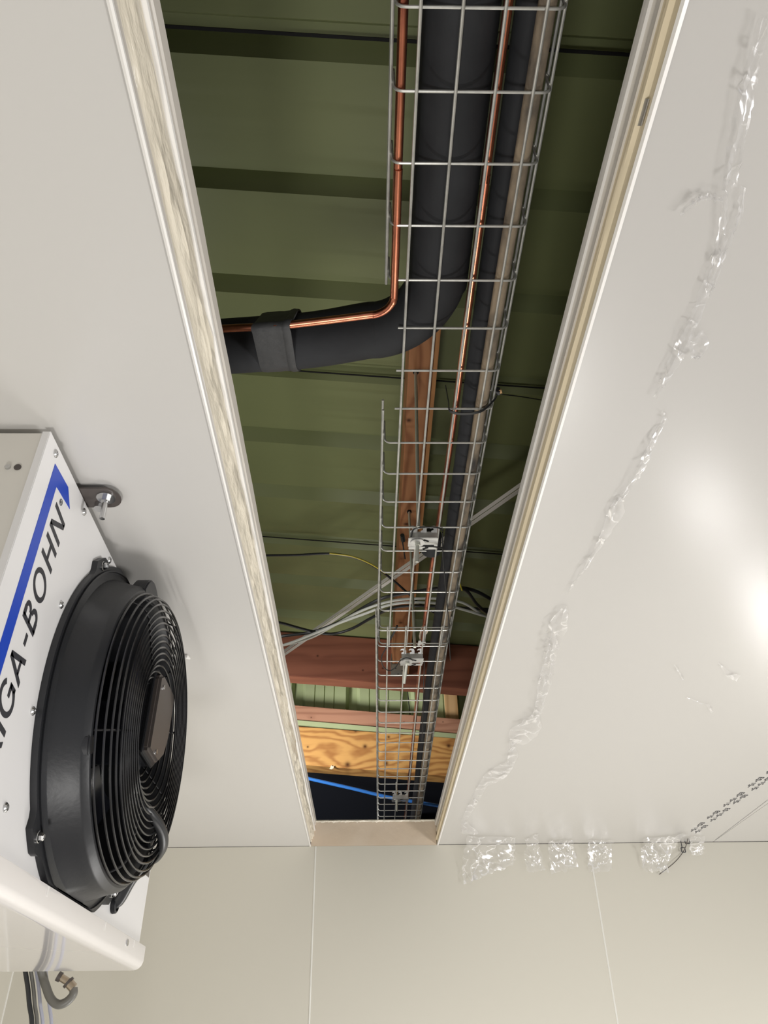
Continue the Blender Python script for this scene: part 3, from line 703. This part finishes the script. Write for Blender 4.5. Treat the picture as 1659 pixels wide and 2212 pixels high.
# guard of concentric wires
gp = [(.2465, -.4030), (.2415, -.3915), (.2360, -.3825), (.2270, -.3765)]
r = .2150
while r > .128: gp.append((r, -.3735)); r -= .0110
while r > .045: gp.append((r, -.3735-.045*(max(.128-r, 0)/.083)**1.1)); r -= .0105
g = MB()
for (r, x) in gp:
    nn = 96; g.tube([(x, YC+r*math.cos(2*PI*k/nn), ZC_+r*math.sin(2*PI*k/nn)) for k in range(nn)], .0019, 6, closed=True)
gd = part(g, 'fan_guard', M_guard, uc)
for k in range(6):
    a = math.radians(20+60*k); q = [(r, x-.0030) for r, x in gp]
    part(MB().tube([(x, YC+r*math.cos(a), ZC_+r*math.sin(a)) for r, x in q], .0018, 6), 'guard_spoke', M_guard, uc)
for la, kk in ((108, 3.2), (205, 1.0), (325, 1.0)):    # clips that hold the guard to the shroud
    a = math.radians(la); y, z = YC+.247*math.cos(a), ZC_+.247*math.sin(a)
    cl = MB(); tn = (-math.sin(a), math.cos(a)); rn = (math.cos(a), math.sin(a)); P = []
    for k in range(13):
        u = -1+2*k/12; s1 = .015*kk*u; s2 = .013+(.018 if kk > 2 else 0)*(1-u*u)-.003*kk*u*u
        P.append((XF+.040, y+tn[0]*s1+rn[0]*s2, z+tn[1]*s1+rn[1]*s2))
    for s1 in (.013*kk, -.013*kk): P.append((XF+.040, y+tn[0]*s1-rn[0]*.014, z+tn[1]*s1-rn[1]*.014))
    part(cl.prism(P, (0, 0, 0), (.0285, 0, 0)), 'guard_clip', M_blk, uc, bevel=.003)
# motor: cylinder, terminal box and cover, gland, cable
part(MB().lathe([(.0002, -.405), (.050, -.405), (.056, -.41), (.056, XF-.02)], YC, ZC_, 40), 'motor', M_blkg, uc)
mbx = [(1.325, .468), (1.325, .615), (1.345, .628), (1.440, .628), (1.452, .612), (1.452, .535), (1.435, .492), (1.400, .466)]
part(MB().prism([(-.435, y, z) for y, z in mbx], (0, 0, 0), (.043, 0, 0)), 'terminal_box', M_blk, uc, bevel=.004)
inset = [(1.388+(y-1.388)*.93, .547+(z-.547)*.93) for y, z in mbx]
cvr = part(MB().prism([(-.393, y, z) for y, z in inset], (0, 0, 0), (.016, 0, 0)), 'box_cover', M_boxg, uc, bevel=.005)
cv2 = part(MB().prism([(-.3915, 1.388+(y-1.388)*1.03, .547+(z-.547)*1.03) for y, z in mbx], (0, 0, 0), (.004, 0, 0)), 'cover_rim', M_blk, uc, bevel=.0015)
for (y, z) in ((1.352, .598), (1.372, .484)):
    part(MB().tube([(-.378, y, z), (-.3745, y, z)], .0045, 10), 'cover_screw', M_steel, uc)
gx = -.412
part(MB().tube([(gx, 1.375, .470), (gx, 1.372, .452)], .012, 6), 'cable_gland', M_blk, uc)
part(MB().tube([(gx, 1.372, .452), (gx+.001, 1.370, .444)], .009, 14), 'gland_neck', M_blk, uc)
cc = spline([(-.412, 1.370, .446), (-.408, 1.372, .425), (-.400, 1.380, .398)], 6)
mc = part(MB().tube(cc, .0066, 12), 'motor_cable', M_cblack, uc)
part(MB().tube([(-.4085, 1.3715, .431), (-.4035, 1.376, .411)], .0068, 12), 'white_marker', M_cwhite, mc, label='white marker sleeve')
part(MB().tube(spline([(-.402, 1.378, .405), (-.380, 1.400, .388), (-.366, 1.440, .372), (-.367, 1.480, .355), (-.385, 1.520, .343), (-.410, 1.548, .336), (-.437, 1.572, .315), (-.462, 1.600, .284), (-.480, 1.606, .278)], 8), .0098, 14), 'cable_sleeve', M_cblack, mc)
part(MB().lathe([(.0115, XF-.001), (.015, XF+.002), (.014, XF+.008), (.011, XF+.010)], 1.606, .277, 24), 'grommet', M_blk, uc)
# drip pan: glossy tray with a folded bright lip
pp = MB()
lipx = XF+.013
prof = [(XF-.53, .1985), (lipx-.020, .1965), (lipx-.010, .1985), (lipx-.003, .2045), (lipx, .213), (lipx, .2395), (lipx-.0015, .2405), (XF+.001, .2405), (XF-.003, .236), (XF-.53, .236)]
pan = part(pp.prism([(x, 0, z) for x, z in prof], (0, UY0-.012, 0), (0, UY1+.006, 0)), 'drip_pan', M_pan, uc, label='glossy drip pan', bevel=.0008)
for y in (1.235, 1.540, 1.75):
    part(MB().box((lipx-.001, y-.0035, .226), (lipx+.0006, y+.0035, .2385)), 'pan_slot', M_skinw, pan)
part(MB().tube([(lipx, 1.700, .2275), (lipx+.002, 1.700, .2275)], .006, 6), 'pan_screw', M_steel, pan)
# small rating plate at the far end
part(MB().box((XF, 1.80, .37), (XF+.0006, 1.835, .40)), 'rating_plate', M_boxg, uc)
# mounting tab with washer and rod
tb = MB(); pl = [(-.49, 1.005), (-.452, 1.012)]
pl = [(-.485, 1.012), (-.44, 1.012)]+[(-.437+.024*math.cos(a), 1.038+.027*math.sin(a)) for a in [(-PI/2)+PI*k/12 for k in range(13)]]+[(-.485, 1.065)]
part(tb.prism([(x, y, .7985) for x, y in pl], (0, 0, 0), (0, 0, .003)), 'mounting_tab', M_boxg, uc, bevel=.0005)
part(MB().tube([(-.437, 1.036, .7985), (-.437, 1.036, .796)], .0155, 28), 'washer', M_steel, uc)
part(MB().tube([(-.437, 1.036, .796), (-.437, 1.036, .789)], .0075, 6), 'nut', M_steel, uc)
part(MB().tube([(-.437, 1.036, .812), (-.4365, 1.040, .757)], .0046, 12), 'threaded_rod', M_steel, uc)
part(MB().tube([(-.452, 1.055, .798), (-.452, 1.055, .788)], .009, 14), 'spacer', M_steel, uc)

# ------------------------------------------------------------------ cables and drain hose behind the cooler
def drop(x0, y0, xb, r, m, label, name='electric_cable'):
    p = spline([(x0-.03, 1.846, .42), (x0-.01, 1.90, .44), (x0, y0-.06, .37), (x0+.0, y0, .26), ((x0+xb)/2, y0+.02, .17), (xb, y0+.03, .05), (xb+.03, y0+.05, -.4), (xb+.05, y0+.03, FL+.003)], 8)
    return tag(MB().tube(p, r, 8).build(name, m), label, 'cable')
drop(-.802, 2.08, -.745, .0055, M_cblack, 'black cable hanging below the cooler, leftmost of the bunch')
drop(-.792, 2.09, -.737, .0045, M_cgrey, 'olive-grey cable hanging beside the leftmost black cable')
drop(-.783, 2.10, -.728, .0042, M_cblue, 'bluish white cable hanging in the middle of the bunch below the cooler')
drop(-.764, 2.11, -.712, .0042, M_cblue, 'bluish white cable, rightmost of the straight cables below the cooler')
hs = thing('drain_hose', (-.75, 2.1, .22), 'grey hose curling up to a brass gland below the cooler', 'hose')
part(MB().tube(spline([(-.79, 1.845, .36), (-.785, 1.95, .35), (-.775, 2.06, .28), (-.757, 2.1, .222), (-.742, 2.1, .196), (-.724, 2.1, .170), (-.705, 2.1, .1585), (-.687, 2.1, .163), (-.675, 2.1, .177), (-.677, 2.1, .190)], 8), .0095, 14), 'hose', M_cgrey, hs)
part(MB().tube([(-.677, 2.1, .190), (-.688, 2.098, .199)], .0105, 14), 'hose_nut', M_brass, hs)
part(MB().tube([(-.688, 2.098, .199), (-.692, 2.097, .2025)], .0135, 14), 'clamp_ring', M_boxg, hs)
part(MB().tube([(-.692, 2.097, .2025), (-.708, 2.094, .2105)], .0080, 12), 'gland_body', M_brass, hs)
part(MB().tube([(-.708, 2.094, .2105), (-.716, 2.092, .214)], .0105, 12), 'gland_ring', M_boxg, hs)

# ------------------------------------------------------------------ protective film left on the ceiling
def film(name, quads, label, zbase=.8065, amp=.010, seed=0, plane='z', na=7, nsub=5):
    """quads: pairs (left px, right px) down the scrap; wrinkles hang below the ceiling"""
    L_ = spline([onz(a[0], a[1], zbase) if len(a) == 2 else Vector(a) for a, b in quads], nsub)
    R_2 = spline([onz(b[0], b[1], zbase) if len(b) == 2 else Vector(b) for a, b in quads], nsub)
    v = []; f = []; m = len(L_)
    for i in range(m):
        for j in range(na):
            t = j/(na-1); p = L_[i].lerp(R_2[i], t)
            q = p*9; h = abs(noise.noise(Vector((p.x*22+seed, p.y*9, j*.45)))) + .4*abs(noise.noise(Vector((p.x*60, p.y*22+seed, 1))))
            if plane == 'z': p = p+Vector((.004*noise.noise(Vector((i*.7, j, seed))), .005*noise.noise(Vector((i*.9+5, j, seed))), -amp*h))
            else: p = p+Vector((.004*noise.noise(Vector((i*.7, j, seed))), -amp*h, .004*noise.noise(Vector((i*.9+5, j, seed)))))
            v.append(p)
    for i in range(m-1):
        for j in range(na-1): f.append((i*na+j, i*na+j+1, (i+1)*na+j+1, (i+1)*na+j))
    o = MB().add(v, f).build(name, M_film)
    return tag(o, label, 'plastic film')
film('plastic_film', [((1640, 30), (1659, 40)), ((1615, 120), (1640, 125)), ((1592, 200), (1628, 210)), ((1580, 270), (1612, 280)), ((1568, 330), (1600, 335)), ((1560, 390), (1588, 395)), ((1557, 420), (1572, 425)), ((1552, 470), (1568, 480)), ((1545, 520), (1566, 525)), ((1530, 570), (1548, 580)), ((1512, 620), (1532, 635)), ((1495, 670), (1516, 680)), ((1470, 710), (1500, 715)), ((1450, 760), (1480, 765)), ((1432, 800), (1452, 810)), ((1412, 853), (1415, 858))],
     'long torn strip of clear film on the right ceiling, uppermost in the picture', seed=1)
film('plastic_film', [((1466, 460), (1470, 462)), ((1490, 432), (1497, 440)), ((1510, 416), (1518, 426)), ((1535, 417), (1535, 430)), ((1560, 425), (1562, 436))],
     'small crumpled tail of film branching left from the uppermost strip', seed=4, amp=.012)
film('plastic_film', [((1600, 400), (1612, 405)), ((1590, 470), (1600, 475)), ((1570, 515), (1580, 520)), ((1550, 570), (1558, 575)), ((1530, 640), (1536, 640))],
     'narrow film sliver lying right of the uppermost strip', seed=6, amp=.006)
film('plastic_film', [((1490, 715), (1520, 712)), ((1484, 730), (1528, 738)), ((1486, 748), (1520, 755)), ((1490, 766), (1506, 768))],
     'little curled loop of film at the lower end of the uppermost strip', seed=8, amp=.018)
film('plastic_film', [((1430, 885), (1434, 885)), ((1432, 900), (1440, 905)), ((1415, 930), (1425, 935)), ((1395, 965), (1408, 970)), ((1378, 1000), (1402, 995)), ((1360, 1035), (1380, 1030)), ((1340, 1065), (1358, 1060)), ((1318, 1093), (1348, 1075)), ((1305, 1125), (1345, 1110)), ((1290, 1165), (1318, 1150)), ((1270, 1205), (1285, 1200)), ((1242, 1250), (1250, 1245)), ((1220, 1285), (1236, 1270))],
     'thin torn film edge on the middle of the right ceiling', seed=11, amp=.008)
film('plastic_film', [((1212, 1310), (1224, 1305)), ((1186, 1340), (1224, 1345)), ((1182, 1365), (1216, 1365)), ((1174, 1400), (1204, 1400)), ((1168, 1440), (1195, 1440)), ((1160, 1480), (1190, 1470)), ((1152, 1530), (1172, 1530)), ((1130, 1550), (1165, 1545)), ((1102, 1575), (1168, 1570)), ((1100, 1595), (1140, 1598)), ((1098, 1610), (1108, 1600))],
     'twisted hanging scrap of clear film nearest the slot, above the torn corner', seed=15, amp=.022)
film('plastic_film', [((1100, 1600), (1106, 1600)), ((1094, 1640), (1118, 1625)), ((1070, 1655), (1110, 1650)), ((1040, 1680), (1094, 1675)), ((1020, 1720), (1050, 1700)), ((1005, 1750), (1025, 1745)), ((996, 1775), (1010, 1770)), ((998, 1800), (1035, 1800))],
     'thin film scrap curving down to the wall beside the slot', seed=19, amp=.012)
film('plastic_film', [((1455, 1435), (1457, 1434)), ((1463, 1448), (1466, 1447)), ((1475, 1468), (1477, 1467))], 'tiny hair-like film wisp on the ceiling below the bright spots, left one', seed=31, amp=.004, na=3)
film('plastic_film', [((1550, 1432), (1552, 1430)), ((1562, 1448), (1566, 1443)), ((1570, 1462), (1580, 1452)), ((1590, 1470), (1602, 1458))], 'small scratch-like film wisp on the ceiling at the far right', seed=33, amp=.005, na=3)
film('plastic_film', [((1480, 1504), (1482, 1506)), ((1508, 1514), (1510, 1518)), ((1524, 1522), (1530, 1519)), ((1536, 1540), (1540, 1538))], 'small star-like film wisp on the lower right ceiling above the printing', seed=35, amp=.005, na=3)
# film draping over the ceiling-wall corner
def drape(pix_top, pix_bot, label, seed, amp=.02):
    v = []; f = []; n = 16; m = 14
    for i in range(n+1):
        t = i/n
        xt = pix_top[0]+(pix_top[2]-pix_top[0])*t; yt = pix_top[1]+(pix_top[3]-pix_top[1])*t
        xb = pix_bot[0]+(pix_bot[2]-pix_bot[0])*t; yb = pix_bot[1]+(pix_bot[3]-pix_bot[1])*t
        a = onz(xt, yt, .806); b = ony(xb, yb, YW-.012)
        b.z += .012*noise.noise(Vector((t*7, seed, 0))); a.y += .03*noise.noise(Vector((t*5, seed, 2)))
        c = Vector(((a.x+b.x)/2, YW-.03, .785))
        for j in range(m+1):
            s = j/m; p = a*(1-s)**2+c*2*s*(1-s)+b*s*s
            h = amp*(abs(noise.noise(Vector((p.x*26+s*2, s*2.4, seed))))+.35*noise.noise(Vector((p.x*60-s*5, s*6, seed))))
            p = p+Vector((h*.4, -h*.8, -h*.5)); p.z = min(p.z, .807); p.y = min(p.y, YW-.002)
            v.append(p)
    for i in range(n):
        for j in range(m): f.append((i*(m+1)+j, i*(m+1)+j+1, (i+1)*(m+1)+j+1, (i+1)*(m+1)+j))
    return tag(MB().add(v, f).build('plastic_film', M_film), label, 'plastic film')
drape((1010, 1805, 1115, 1808), (998, 1908, 1108, 1868), 'large crumpled film flap over the wall corner, nearest the slot', 2, .035)
drape((1135, 1812, 1162, 1800), (1134, 1884, 1178, 1878), 'narrow crumpled film flap on the wall corner, second from the slot', 5, .030)
drape((1184, 1815, 1236, 1815), (1190, 1888, 1248, 1872), 'faint film flap on the wall corner, left of the right wall joint', 8, .018)
drape((1270, 1815, 1322, 1815), (1272, 1885, 1320, 1878), 'film flap hanging over the right wall joint', 12, .026)
drape((1385, 1812, 1480, 1800), (1388, 1880, 1440, 1884), 'crumpled film flap at the end of the dotted printing', 17, .035)
drape((1490, 1805, 1522, 1808), (1494, 1848, 1520, 1845), 'tiny curled film flap rightmost on the wall corner', 21, .018)
# dark folded film edge
tag(MB().tube(spline([onz(1486, 1812, .803), ony(1478, 1836, YW-.012), ony(1458, 1862, YW-.014), ony(1424, 1889, YW-.012)], 6), .0016, 6).build('film_edge', M_boxg), 'dark folded edge of the film running down the wall from the printing', 'film edge')
# printed marks on the film edge: two dotted rows of digits
segs = {'2': [(0,1,1,1),(1,1,1,.5),(1,.5,0,.5),(0,.5,0,0),(0,0,1,0)], '1': [(.5,0,.5,1)], '-': [(0,.5,1,.5)], '0': [(0,0,1,0),(1,0,1,1),(1,1,0,1),(0,1,0,0)], '3': [(0,1,1,1),(1,1,1,0),(1,0,0,0),(0,.5,1,.5)]}
def prints(groups, label):
    mb = MB()
    for (x0, y0, x1, y1, txt) in groups:
        a = onz(x0, y0, .8094); b = onz(x1, y1, .8094); d = (b-a); L_ = d.length; d.normalize(); s_ = Vector((-d.y, d.x, 0)); hgt = .015
        st = L_/len(txt); w = st*.62
        for i, ch in enumerate(txt):
            for (u0, v0, u1, v1) in segs[ch]:
                q0 = a+d*(i*st+u0*w)+s_*((v0-.5)*hgt); q1 = a+d*(i*st+u1*w)+s_*((v1-.5)*hgt)
                mb.ribbon([q0, q1], .0030, .0004, s_ if abs((q1-q0).dot(d)) > abs((q1-q0).dot(s_)) else d)
    return tag(mb.build('film_printing', M_ink, smooth=False), label, 'printed marks')
prints([(1493, 1797, 1520, 1776, '-21-03'), (1528, 1769, 1553, 1751, '-21-03'), (1563, 1743, 1606, 1711, '-21-21-03'), (1616, 1701, 1648, 1678, '-21-03'), (1656, 1672, 1700, 1640, '-21-21-03')], 'upper row of small dark printed digits on the film edge')
prints([(1502, 1800, 1527, 1782, '-21-03'), (1535, 1775, 1575, 1745, '-21-21-03'), (1584, 1737, 1613, 1716, '-21-03'), (1624, 1708, 1666, 1678, '-21-21-03')], 'lower row of small dark printed digits on the film edge')
mb = MB()
for (x, y, w_, h_, ch) in ((1484, 1815, .020, .026, '0'), (1472, 1824, .016, .024, '1'), (1476, 1836, .016, .018, '0')):
    c = ony(x, y, YW-.014)
    for (u0, v0, u1, v1) in segs[ch]:
        mb.ribbon([c+Vector(((u0-.5)*w_, 0, (v0-.5)*h_)), c+Vector(((u1-.5)*w_, 0, (v1-.5)*h_))], .0035, .0004, (1, 0, .01) if u0 == u1 else (0, 0, 1))
tag(mb.build('film_printing', M_ink, smooth=False), 'three larger loose digits on the folded film where it meets the wall', 'printed marks')
tag(MB().tube([onz(1545, 1815, .8092), onz(1659, 1728, .8092)], .0009, 6).build('film_crease', M_brack), 'straight fine edge line of the film right of the printed digits', 'film edge')
# small things: metal tape on the right edge, wisps on the ceiling by the fan, torn scrap by the beams
q_ = [onx(x, y, XR-.0008) for x, y in ((1391, 213), (1403, 213), (1386, 272), (1372, 272))]
tag(MB().prism([(p.x, p.y, p.z) for p in q_], (0, 0, 0), (-.0008, 0, 0)).build('metal_tape', M_brack), 'small grey metal piece stuck on the right foam edge near the top', 'tape')
c = onz(403, 1418, .806)
tag(MB().tube([c+Vector((-.01, 0, 0)), c, c+Vector((.006, .01, -.001))], [.002, .006, .002], 8).build('foam_crumb', M_skinw), 'tiny white crumb on the ceiling right of the fan', 'crumb')
c = ony(717, 1657, 3.99)
tag(MB().prism([(c.x+a, 3.992, c.z+b) for a, b in ((-.012, -.008), (-.004, .010), (.004, .004), (.010, .008), (.008, -.006), (0, -.010))], (0, 0, 0), (0, .006, 0)).build('paper_scrap', M_paper, smooth=False), 'small pale scrap under the left part of the knotty beam', 'scrap')
